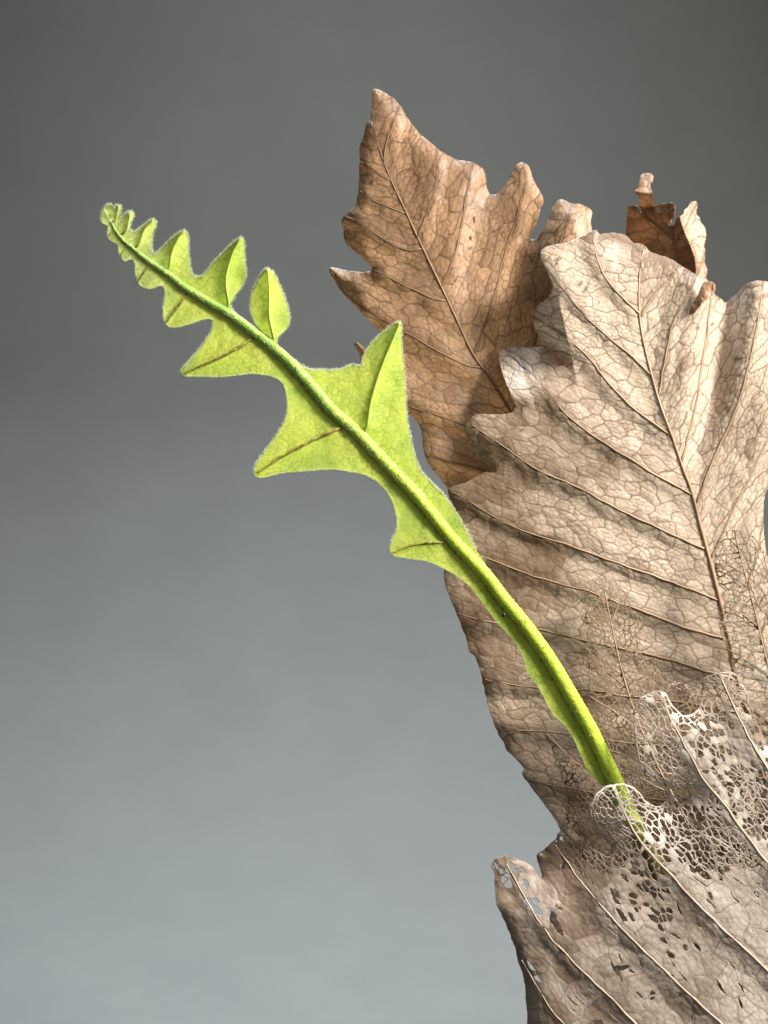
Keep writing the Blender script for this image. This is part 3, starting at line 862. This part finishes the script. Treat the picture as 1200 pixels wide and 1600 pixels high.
def blob(x, y, cx, cy, rx, ry, a=0.0):
    c, s = math.cos(a), math.sin(a)
    u = (x - cx) * c + (y - cy) * s; v = -(x - cx) * s + (y - cy) * c
    return np.exp(-((u / rx) ** 2 + (v / ry) ** 2))


F_v1 = smooth_line(F_side[1], 8); F_v2 = smooth_line(F_side[2], 8)


def F_lace(x, y):
    P = np.stack([x, y], 1)
    d1, s1, _ = line_dist(P, F_v1); d2, s2, _ = line_dist(P, F_v2)
    p = 0.92 * sstep(1372, 1312, y + 0.10 * (1050 - x)) * sstep(900, 930, x) * sstep(1225, 1180, x + 0.2 * (1200 - y))
    band = np.exp(-(np.where(s1 > 0, d1, d1 * 2.2) / 24.0) ** 2) * sstep(1110, 1180, y)
    band2 = np.exp(-(np.where(s2 > 0, d2, d2 * 2.5) / 20.0) ** 2) * sstep(1285, 1330, y)
    p = p * (1 - 0.62 * np.clip(band + band2, 0, 1)) * (1 - 0.75 * blob(x, y, 1150, 1165, 42, 60))
    p = p + 0.5 * blob(x, y, 955, 1255, 42, 36) + 0.3 * blob(x, y, 1125, 1080, 40, 30)
    p = p + 0.8 * blob(x, y, 1010, 1370, 30, 46, -0.5) + 0.8 * blob(x, y, 1112, 1350, 36, 20, 0.5) + 0.7 * blob(x, y, 1185, 1265, 24, 50, -0.3)
    p = p + 0.8 * blob(x, y, 880, 1325, 42, 28) + 0.85 * blob(x, y, 935, 1335, 36, 26) + 0.72 * blob(x, y, 798, 1362, 30, 24) + 0.8 * blob(x, y, 1025, 1430, 34, 16, 0.5) + 0.6 * blob(x, y, 955, 1395, 34, 18, 0.6)
    p = p + 0.5 * blob(x, y, 850, 1425, 34, 12, 0.6) + 0.01
    return p


def F_base(x, y):
    # lobes lie like shingles: each swings forward along its own vein; third lobe folded back
    h = 0.05 * (x - 1000) - 0.02 * (y - 1300)
    h = h - 30 * blob(x, y, 885, 1340, 60, 60, 0.7) - 22 * blob(x, y, 800, 1360, 50, 60) - 14 * sstep(860, 780, x) * sstep(1400, 1500, y)
    h = h + 20 * blob(x, y, 900, 1262, 62, 55) * sstep(1300, 1275, y)
    h = h - 26 * blob(x, y, 1040, 1260, 36, 60, 0.9) - 14 * blob(x, y, 1120, 1085, 50, 50)
    return h


def F_slits():
    r = random.Random(5)
    out = []
    for (cx, cy, n, sx, sy) in ((1090, 1440, 5, 50, 40), (930, 1470, 8, 70, 50), (1010, 1530, 8, 60, 35), (1140, 1530, 6, 45, 40), (950, 1580, 5, 60, 25), (870, 1540, 4, 40, 40), (1060, 1370, 5, 40, 40), (1150, 1390, 5, 40, 40)):
        for _ in range(n):
            x = cx + r.uniform(-sx, sx); y = cy + r.uniform(-sy, sy)
            a = math.radians(48 + r.uniform(-25, 25)); l = r.uniform(5, 16)
            out.append((np.array([(x - l * math.cos(a), y - l * math.sin(a)), (x + r.uniform(-2, 2), y + r.uniform(-2, 2)), (x + l * math.cos(a), y + l * math.sin(a))]), r.uniform(0.6, 2.0)))
    out.append((np.array([(818, 1405), (833, 1418), (848, 1430)], float), 5.0))
    out.append((np.array([(856, 1418), (866, 1440), (880, 1462)], float), 5.0))
    out.append((np.array([(960, 1510), (972, 1512), (984, 1510)], float), 4.0))
    out.append((np.array([(964, 1420), (972, 1430), (980, 1440)], float), 3.4))
    return out


F_right = [[(1276, 1120), (1310, 1060), (1340, 1000)], [(1270, 1290), (1340, 1220), (1430, 1150)], [(1300, 1450), (1380, 1395), (1470, 1350)], [(1326, 1640), (1400, 1590), (1455, 1550)]]
leafF = Leaf(F_out, F_mid, F_side, F_right, lambda x, y: -0.028 - 0.00002 * (y - 1300) + 0.06 * 0, F_base, math.radians(50), math.radians(-50), 15.5, 8.0, 83,
             pleat=3.6, saw=0.35, puff=0.55, curl=7, g=(2.8, 6.5), lace=F_lace, strand=0.95, rim=2.4, veinw=2.2, rough=2.2, tears=F_slits(),
             tone=lambda x, y: 0.72 * sstep(1130, 850, x) * sstep(1280, 1360, y) + 0.30 * blob(x, y, 1140, 1120, 60, 70) - 0.1 + 0.2 * blob(x, y, 880, 1340, 60, 60),  # lower left and folded third lobe darkened in colour, where less light falls
             pale=lambda x, y, a, b: (0.55 * blob(x, y, 1100, 1210, 30, 110, -0.62) + 0.75 * blob(x, y, 1070, 1330, 34, 120, -0.75) + 0.6 * blob(x, y, 1170, 1330, 30, 80, -0.6) + 0.5 * blob(x, y, 965, 1270, 60, 50)) * (0.45 + 0.7 * a))
leafF.build('lacy_leaf', M_F, M_rib_F, 1.6, 0.00028, 'bleached lacy dry leaf full of holes in front of the stalk', (2.0, 6.0), (0.6, 2.1),
            stalk=base_pt(0, -10, 0.0), lacy=True)

# ---------------------------------------------- rhizome just below the picture that all leaves grow from
C = []; R = []
for i in range(13):
    t = i / 12
    C.append(to_fern(world_pts(np.array([BASE[0] - 210 + 420 * t]), np.array([BASE[1] + 10 + 14 * math.sin(t * 5)]), np.array([0.01 + 0.02 * math.sin(t * 3)])))[0])
    R.append(0.016 * math.sin(math.pi * (0.12 + 0.76 * t)) ** 0.5 * (1 + 0.12 * math.sin(9 * t)))
C = np.array(C)
C[:, 2] = np.array(R)        # lies on the paper
rh = tube('rhizome', C, R, M_root, fern, 14)

# ------------------------------------------------------------------ the green frond
G_stem = [(173, 346), (175, 350), (179, 358), (190, 373), (213, 393), (233, 409), (260, 427), (287, 448), (317, 467), (347, 484), (367, 497), (393, 517), (420, 538), (450, 564),
          (490, 608), (520, 643), (553, 672), (580, 700), (613, 735), (647, 770), (680, 810), (707, 843), (737, 875), (764, 905), (786, 935), (816, 971), (857, 1028), (891, 1085), (924, 1143), (955, 1208),
          (985, 1275), (1030, 1360), (1120, 1510), (1240, 1700), (1335, 1880)]
G_rad = [0.8, 1.1, 1.5, 2.1, 2.8, 3.5, 4.2, 5.0, 5.8, 6.4, 6.8, 7.2, 7.6, 7.8, 8.4, 8.8, 9.2, 9.4, 9.4, 9.4, 9.4, 9.6, 10.0, 10.3, 10.6, 10.9, 11.2, 11.4, 11.6, 12.0, 13, 17, 17, 17, 17]
G_out = [(945, 1229), (927, 1213), (913, 1193), (903, 1170), (887, 1140), (867, 1120), (853, 1097), (840, 1073), (823, 1050), (817, 1027), (803, 1003), (780, 977), (757, 947), (737, 920), (713, 900),
         (695, 890), (670, 878), (640, 873), (617, 869), (609, 861), (613, 843), (620, 827), (618, 800), (610, 777), (597, 760), (577, 745), (547, 737), (513, 733), (473, 736), (440, 739),
         (410, 746), (398, 743), (398, 729), (410, 710), (427, 687), (440, 667), (448, 647), (448, 623), (442, 600), (430, 590), (413, 585), (387, 584), (353, 588), (313, 588), (287, 587),
         (283, 581), (293, 567), (313, 543), (330, 517), (332, 501), (323, 498), (293, 507), (267, 511), (257, 503), (255, 480), (258, 457), (253, 446), (233, 451), (217, 443), (212, 427),
         (210, 410), (206, 405), (195, 407), (187, 397), (183, 381), (175, 377), (168, 368), (168, 353), (160, 348), (158, 337), (163, 326), (168, 320), (175, 321), (178, 326), (182, 320), (189, 323),
         (188, 333), (185, 341), (192, 338), (200, 330), (208, 332), (208, 340), (204, 347), (203, 360), (208, 363), (227, 350), (238, 343), (244, 348), (238, 367), (237, 390), (242, 397),
         (260, 380), (280, 363), (288, 360), (293, 367), (294, 393), (297, 417), (303, 432), (317, 430), (333, 410), (353, 390), (373, 372), (380, 374), (382, 400), (384, 427), (378, 447),
         (367, 462), (360, 476), (366, 489), (390, 510), (425, 536), (455, 560), (483, 577), (503, 578), (530, 577), (550, 570), (564, 572), (568, 557), (580, 537), (600, 518), (624, 503), (627, 520), (628, 553),
         (632, 580), (633, 613), (635, 647), (643, 690), (653, 727), (670, 750), (690, 770), (707, 793), (720, 813), (733, 838), (742, 856), (764, 890), (800, 950), (860, 1040), (910, 1120), (957, 1205)]
G_lobe = [(418, 420), (427, 427), (437, 447), (445, 467), (452, 493), (450, 510), (440, 521), (433, 529), (431, 541), (424, 539), (424, 529), (413, 521), (400, 507), (392, 487), (393, 460), (403, 437), (412, 423)]
# lobe veins: points, ridge height, bend towards the viewer
G_veins = [([(702, 847), (670, 848), (640, 853), (615, 864)], 3, -4), ([(532, 668), (490, 687), (447, 710), (403, 739)], 3, -6), ([(393, 530), (347, 557), (317, 570), (288, 584)], 3, -8),
           ([(290, 463), (273, 487), (259, 505)], 3, -5), ([(232, 417), (215, 441)], 2, -3), ([(198, 387), (188, 399)], 1.5, -2), ([(176, 362), (170, 368)], 1, -1),
           ([(573, 667), (580, 627), (593, 583), (610, 540), (624, 506)], 9, 10), ([(428, 533), (421, 497), (420, 447), (418, 423)], 10, 14), ([(357, 479), (353, 437), (363, 397), (375, 374)], 9, 12),
           ([(263, 424), (268, 397), (280, 370), (288, 361)], 7, 8), ([(217, 381), (227, 357), (239, 345)], 5, 5), ([(196, 362), (203, 336)], 3, 3), ([(180, 345), (185, 323)], 2, 2)]

M_green = None


def green_blade_mat():
    m, nt, N, L = new_mat('young_green_blade')
    c = mix(nt, (0.47, 0.53, 0.075), (0.27, 0.375, 0.045), attr(nt, 'tone'))
    c = mix(nt, c, (0.60, 0.62, 0.34), attr(nt, 'pale'))
    c = mix(nt, c, (0.16, 0.17, 0.02), attr(nt, 'vein'))
    p = N.new('ShaderNodeBsdfPrincipled')
    L.new(c, p.inputs['Base Color'])
    p.inputs['Roughness'].default_value = 0.6
    p.inputs['Specular IOR Level'].default_value = 0.25
    t = N.new('ShaderNodeBsdfTranslucent')
    L.new(mix(nt, c, (1.0, 1.0, 0.55), 1.0, 'MULTIPLY'), t.inputs['Color'])
    b = N.new('ShaderNodeBump')
    b.inputs['Strength'].default_value = 0.5
    b.inputs['Distance'].default_value = 0.0006
    L.new(nz(nt, 1100, 3, 0.6), b.inputs['Height'])
    L.new(b.outputs[0], p.inputs['Normal'])
    ms = N.new('ShaderNodeMixShader'); ms.inputs[0].default_value = 0.42
    L.new(p.outputs[0], ms.inputs[1]); L.new(t.outputs[0], ms.inputs[2])
    L.new(ms.outputs[0], N['Material Output'].inputs['Surface'])
    return m


M_green = green_blade_mat()


def stalk_mat():
    m, nt, N, L = new_mat('green_stalk')
    c = mix(nt, (0.38, 0.50, 0.03), (0.19, 0.36, 0.028), attr(nt, 'young'))
    c = mix(nt, c, (0.16, 0.09, 0.035), attr(nt, 'scaly'))
    c = mix(nt, c, (0.44, 0.54, 0.08), ramp(nt, nz(nt, 420, 4, 0.6), 0.48, 0.80))
    p = N.new('ShaderNodeBsdfPrincipled')
    L.new(c, p.inputs['Base Color'])
    p.inputs['Roughness'].default_value = 0.45
    p.inputs['Specular IOR Level'].default_value = 0.35
    p.inputs['Subsurface Weight'].default_value = 0.25
    p.inputs['Subsurface Radius'].default_value = (0.0012, 0.0015, 0.0003)
    p.inputs['Subsurface Scale'].default_value = 1.0
    b = N.new('ShaderNodeBump')
    b.inputs['Strength'].default_value = 0.6
    b.inputs['Distance'].default_value = 0.0008
    L.new(nz(nt, 800, 4), b.inputs['Height']); L.new(b.outputs[0], p.inputs['Normal'])
    L.new(p.outputs[0], N['Material Output'].inputs['Surface'])
    return m


M_stalk = stalk_mat()
M_lobe_vein = plain_mat('green_vein', (0.30, 0.42, 0.06), (0.42, 0.50, 0.10), 200, 0.5, 0.3, 0.3, 900, 0.2)
M_dark_vein = plain_mat('olive_vein', (0.17, 0.15, 0.03), (0.38, 0.42, 0.07), 420, 0.5, 0.3, 0.3, 900)
M_fuzz = plain_mat('white_fuzz', (0.62, 0.68, 0.38), (0.72, 0.74, 0.52), 100, 0.6, 0.2, 0, 600, 0.5)
M_scale = plain_mat('brown_scales', (0.13, 0.06, 0.02), (0.24, 0.11, 0.03), 300, 0.6, 0.2, 0)
M_spot = plain_mat('black_spot', (0.012, 0.012, 0.01), (0.03, 0.03, 0.02), 300, 0.4, 0.4, 0)

g_line = smooth_line(np.column_stack([np.array(G_stem, float), np.array(G_rad)]), 5)
g_axis = g_line[:, :2]; g_r = g_line[:, 2]
g_outline = roughen(smooth_line(G_out, 2.5, True), 0.9, 0.12, 301)
g_o1 = Outline(g_outline)
g_lobe = roughen(smooth_line(G_lobe, 2.5, True), 0.7, 0.12, 302)
g_o2 = Outline(g_lobe)
def to_axis(v):
    q = g_axis[np.argmin(np.hypot(g_axis[:, 0] - v[0][0], g_axis[:, 1] - v[0][1]))]
    return [(0.6 * q[0] + 0.4 * v[0][0], 0.6 * q[1] + 0.4 * v[0][1])] + list(v)


g_v = [(smooth_line(to_axis(v), 4), a, b) for v, a, b in G_veins]
g_cells = Cells(np.array([150, 310]), np.array([980, 1240]), math.radians(-20), 11, 8, 401)


def g_depth(x, y):
    return -0.014 - 0.010 * sstep(950, 200, x) + 0.012 * sstep(1000, 1300, x)


def g_field(P):
    x, y = P[:, 0], P[:, 1]
    sdf = np.maximum(g_o1(P), g_o2(P))
    dm, side, am = line_dist(P, g_axis)
    H = np.where(side > 0, 0.07, -0.08) * dm - 1.5
    fade = sstep(3, 26, dm)
    dv = np.full(len(P), 999.0); dark = np.zeros(len(P))
    for k, (v, a, b) in enumerate(g_v):
        d, s, arc = line_dist(P, v)
        L = np.sum(np.hypot(*np.diff(v, axis=0).T))
        sc = np.clip(L / 110.0, 0.25, 1)
        H = H + a * np.exp(-d / (13 * sc)) * fade + b * (arc / L) ** 1.5 * np.exp(-(d / (34 * sc)) ** 2)
        dv = np.minimum(dv, d)
        on = np.exp(-(d / 1.5) ** 2) * (0.35 + 0.9 * noise(x * 0.25, y * 0.25, 77)) * (1.0 if k < 7 else 0.35)
        dark = np.maximum(dark, on)
    cv = g_cells(P)
    e = cv[:3]
    H = H + 0.5 * (1 - np.exp(-(e[1] / 5) ** 2)) + 2.2 * (fbm(x * 0.03, y * 0.03, 55) - 0.5) * 2
    net = np.maximum(0.26 * np.exp(-(e[0] / 0.7) ** 2), 0.45 * np.exp(-(e[1] / 0.9) ** 2)) * (0.3 + noise(x * 0.03, y * 0.03, 31))
    tipb = 0.5 * sstep(215, 175, x) * sstep(0.45, 0.7, noise(x * 0.16, y * 0.16, 14))
    fleck = (noise(x * 0.33, y * 0.33, 91) > 0.90) * 0.45
    young = sstep(330, 180, x)
    vein = np.clip(np.maximum.reduce([dark * 0.8, net, tipb, fleck * sstep(250, 330, x) * (noise(x * 0.05, y * 0.05, 12) > 0.4)]), 0, 1)
    tone = np.clip(0.35 + 1.8 * (fbm(x * 0.022, y * 0.022, 61) - 0.5) + 0.35 * (cv[4] - 0.5) + 0.2 * (cv[3] - 0.5) + 0.3 * sstep(880, 940, y), 0, 1)
    pale = np.clip(0.35 * np.exp(-np.maximum(sdf, 0) / 2.2) + 0.35 * young + 0.10 * noise(x * 0.4, y * 0.4, 7), 0, 1)
    return dict(H=H, f=sdf, vein=vein, tone=tone, pale=pale)


def g_place(P, H):
    return to_fern(world_pts(P[:, 0], P[:, 1], g_depth(P[:, 0], P[:, 1]) - H * S))


P, T = tri_grid(np.array([150.0, 310.0]), np.array([985.0, 1240.0]), 1.5)
s = np.maximum(g_o1(P), g_o2(P))
ok = s > -4
T = T[ok[T].all(1)]
u = np.zeros(len(P), bool); u[T.ravel()] = True
P, T = P[u], (np.cumsum(u) - 1)[T]
F = g_field(P)
P, T, u0, Q = clip_mesh(P, T, F['f'])
FQ = g_field(Q)
F = {k: np.concatenate([F[k][u0], FQ[k]]) for k in F}
frond = make_mesh('green_frond', g_place(P, F['H']), T, M_green, fern, dict(vein=F['vein'], tone=F['tone'], pale=F['pale']))
frond['label'] = 'young yellow-green frond with pointed lobes and a curled downy tip'
md = frond.modifiers.new('thickness', 'SOLIDIFY')
md.thickness = 0.0003
md.offset = -1
md.use_rim_only = True

g_C = g_place(g_axis, np.zeros(len(g_axis)))
wob = 1 + 0.05 * (noise(g_axis[:, 0] * 0.07, g_axis[:, 1] * 0.07, 3) - 0.5)
stalk = tube('stalk', g_C, g_r * S * wob, M_stalk, frond, 20)
for nm, val in (('young', sstep(820, 560, g_axis[:, 1])), ('scaly', sstep(1265, 1325, g_axis[:, 1]))):
    at = stalk.data.attributes.new(nm, 'FLOAT', 'POINT')
    at.data.foreach_set('value', np.concatenate([np.repeat(val, 20), val[[0, -1]]]).astype(np.float32))
for v, a, b in g_v:
    h = g_field(v)['H']
    n = len(v)
    t = np.linspace(1, 0, n)
    L = np.sum(np.hypot(*np.diff(v, axis=0).T))
    r = (0.5 + (0.6 + 1.4 * min(L / 120, 1)) * t) * S
    tube('lobe_vein', g_place(v, h + 0.1), r, M_lobe_vein if a > 4 else M_dark_vein, frond, 7)


def slivers(name, roots, dirs, widths, mat):
    """thin pointed three-sided hairs"""
    n = len(roots)
    dirs = np.array(dirs); roots = np.array(roots); widths = np.array(widths)[:, None]
    ref = rng.normal(size=(n, 3))
    a = np.cross(dirs, ref); a /= np.maximum(np.linalg.norm(a, axis=1), 1e-9)[:, None]
    b = np.cross(dirs, a); b /= np.maximum(np.linalg.norm(b, axis=1), 1e-9)[:, None]
    V = np.stack([roots + a * widths, roots + (-0.5 * a + 0.87 * b) * widths, roots + (-0.5 * a - 0.87 * b) * widths, roots + dirs], 1).reshape(-1, 3)
    k = np.arange(n)[:, None] * 4
    T = np.concatenate([k + np.array([[0, 1, 3]]), k + np.array([[1, 2, 3]]), k + np.array([[2, 0, 3]])])
    o = make_mesh(name, V, T, mat, frond)
    o['kind'] = 'stuff'
    return o


# downy hairs: round the edge, over the blade, over the stalk
roots = []; dirs = []; wid = []
for poly in (g_outline, g_lobe):
    dense = smooth_line(poly, 0.55, True)
    tn = np.roll(dense, -1, 0) - np.roll(dense, 1, 0)
    tn /= np.maximum(np.hypot(tn[:, 0], tn[:, 1]), 1e-9)[:, None]
    nr = np.stack([tn[:, 1], -tn[:, 0]], 1)
    if g_o1(dense[:1] + nr[:1] * 2)[0] > 0:
        nr = -nr
    if poly is g_lobe and g_o2(dense[:1] + nr[:1] * 2)[0] > 0:
        nr = -nr
    keep = (rng.random(len(dense)) < np.where(dense[:, 1] < 860, 1.0, 0.12))
    dense, tn, nr = dense[keep], tn[keep], nr[keep]
    W = g_place(dense, g_field(dense)['H'])
    ln = rng.uniform(1.6, 5.4, len(dense)) * S
    sd = nr + tn * rng.normal(0, 0.6, len(dense))[:, None]
    d3 = np.stack([sd[:, 0], rng.normal(-0.2, 0.5, len(dense)), -sd[:, 1]], 1)
    d3 /= np.linalg.norm(d3, axis=1)[:, None]
    roots.append(W); dirs.append(d3 * ln[:, None]); wid.append(np.full(len(dense), 0.28 * S))
pick = rng.choice(len(P), 9000, replace=False)
pick = pick[P[pick, 1] < 900]
W = g_place(P[pick], F['H'][pick])
d3 = rng.normal(0, 0.6, (len(pick), 3)); d3[:, 1] = -1
d3 /= np.linalg.norm(d3, axis=1)[:, None]
roots.append(W); dirs.append(d3 * (rng.uniform(0.8, 2.2, len(pick)) * S)[:, None]); wid.append(np.full(len(pick), 0.20 * S))
n_h = 7000
kk = rng.choice(len(g_axis), n_h, p=(lambda w: w / w.sum())(np.sqrt(g_r) * (0.05 + sstep(900, 640, g_axis[:, 1])) * (g_axis[:, 1] < 1230)))
ang = rng.uniform(0, 2 * math.pi, n_h)
tan = np.gradient(g_C, axis=0); tan /= np.linalg.norm(tan, axis=1)[:, None]
aa = np.cross(tan, [0, 1.0, 0]); aa /= np.linalg.norm(aa, axis=1)[:, None]
bb = np.cross(aa, tan)
out = np.cos(ang)[:, None] * aa[kk] + np.sin(ang)[:, None] * bb[kk]
W = g_C[kk] + out * (g_r[kk] * S * 0.99)[:, None] + tan[kk] * (rng.uniform(-2.5, 2.5, n_h) * S)[:, None]
d3 = out + 0.6 * rng.normal(0, 1, (n_h, 3)); d3 /= np.linalg.norm(d3, axis=1)[:, None]
roots.append(W); dirs.append(d3 * (rng.uniform(0.8, 2.2, n_h) * S)[:, None]); wid.append(rng.uniform(0.45, 0.9, n_h) * S)
slivers('downy_hair', np.concatenate(roots), np.concatenate(dirs), np.concatenate(wid), M_fuzz)

# brown scale hairs on the stalk and along the lobe veins
roots = []; dirs = []; wid = []
n_s = 420
kk = rng.integers(int(len(g_axis) * 0.18), int(len(g_axis) * 0.80), n_s)
lf = np.stack([tan[kk][:, 2], 0 * tan[kk][:, 0], -tan[kk][:, 0]], 1)
lf /= np.linalg.norm(lf, axis=1)[:, None]
ang = np.where(rng.random(n_s) < 0.8, rng.normal(math.radians(22), 0.22, n_s), rng.uniform(0, math.pi, n_s))
o3 = np.cos(ang)[:, None] * lf + np.sin(ang)[:, None] * np.array([[0, -1.0, 0]])
W = g_C[kk] + o3 * (g_r[kk] * S)[:, None]
d3 = tan[kk] + 0.5 * rng.normal(0, 1, (n_s, 3)); d3 /= np.linalg.norm(d3, axis=1)[:, None]
roots.append(W + o3 * 0.3 * S); dirs.append(d3 * (rng.uniform(3, 9, n_s) * S)[:, None]); wid.append(rng.uniform(0.4, 0.85, n_s) * S)
for k, (v, a, b) in enumerate(g_v[:5]):
    m = int(len(v) * 5)
    q = rng.integers(0, len(v), m)
    pp = v[q] + rng.normal(0, 1.6, (m, 2))
    W = g_place(pp, g_field(pp)['H'] + 2.2)
    d3 = rng.normal(0, 1, (m, 3)) * [1, 0.3, 1]; d3 /= np.linalg.norm(d3, axis=1)[:, None]
    roots.append(W); dirs.append(d3 * (rng.uniform(2, 4.5, m) * S)[:, None]); wid.append(np.full(m, 0.4 * S))
slivers('brown_scale_hair', np.concatenate(roots), np.concatenate(dirs), np.concatenate(wid), M_scale)

# small black spot sitting on the edge of the stalk
c = g_place(np.array([[787.0, 961.0]]), np.array([11.0]))[0]
th = np.linspace(0, math.pi, 7); ph = np.linspace(0, 2 * math.pi, 10, endpoint=False)
V = [c + 3.2 * S * np.array([math.sin(t) * math.cos(p), 0.6 * math.cos(t), 1.1 * math.sin(t) * math.sin(p)]) for t in th for p in ph]
T = []
for i in range(6):
    for k in range(10):
        k2 = (k + 1) % 10
        T += [(i * 10 + k, (i + 1) * 10 + k, i * 10 + k2), (i * 10 + k2, (i + 1) * 10 + k, (i + 1) * 10 + k2)]
make_mesh('black_spot', np.array(V), np.array(T), M_spot, frond)
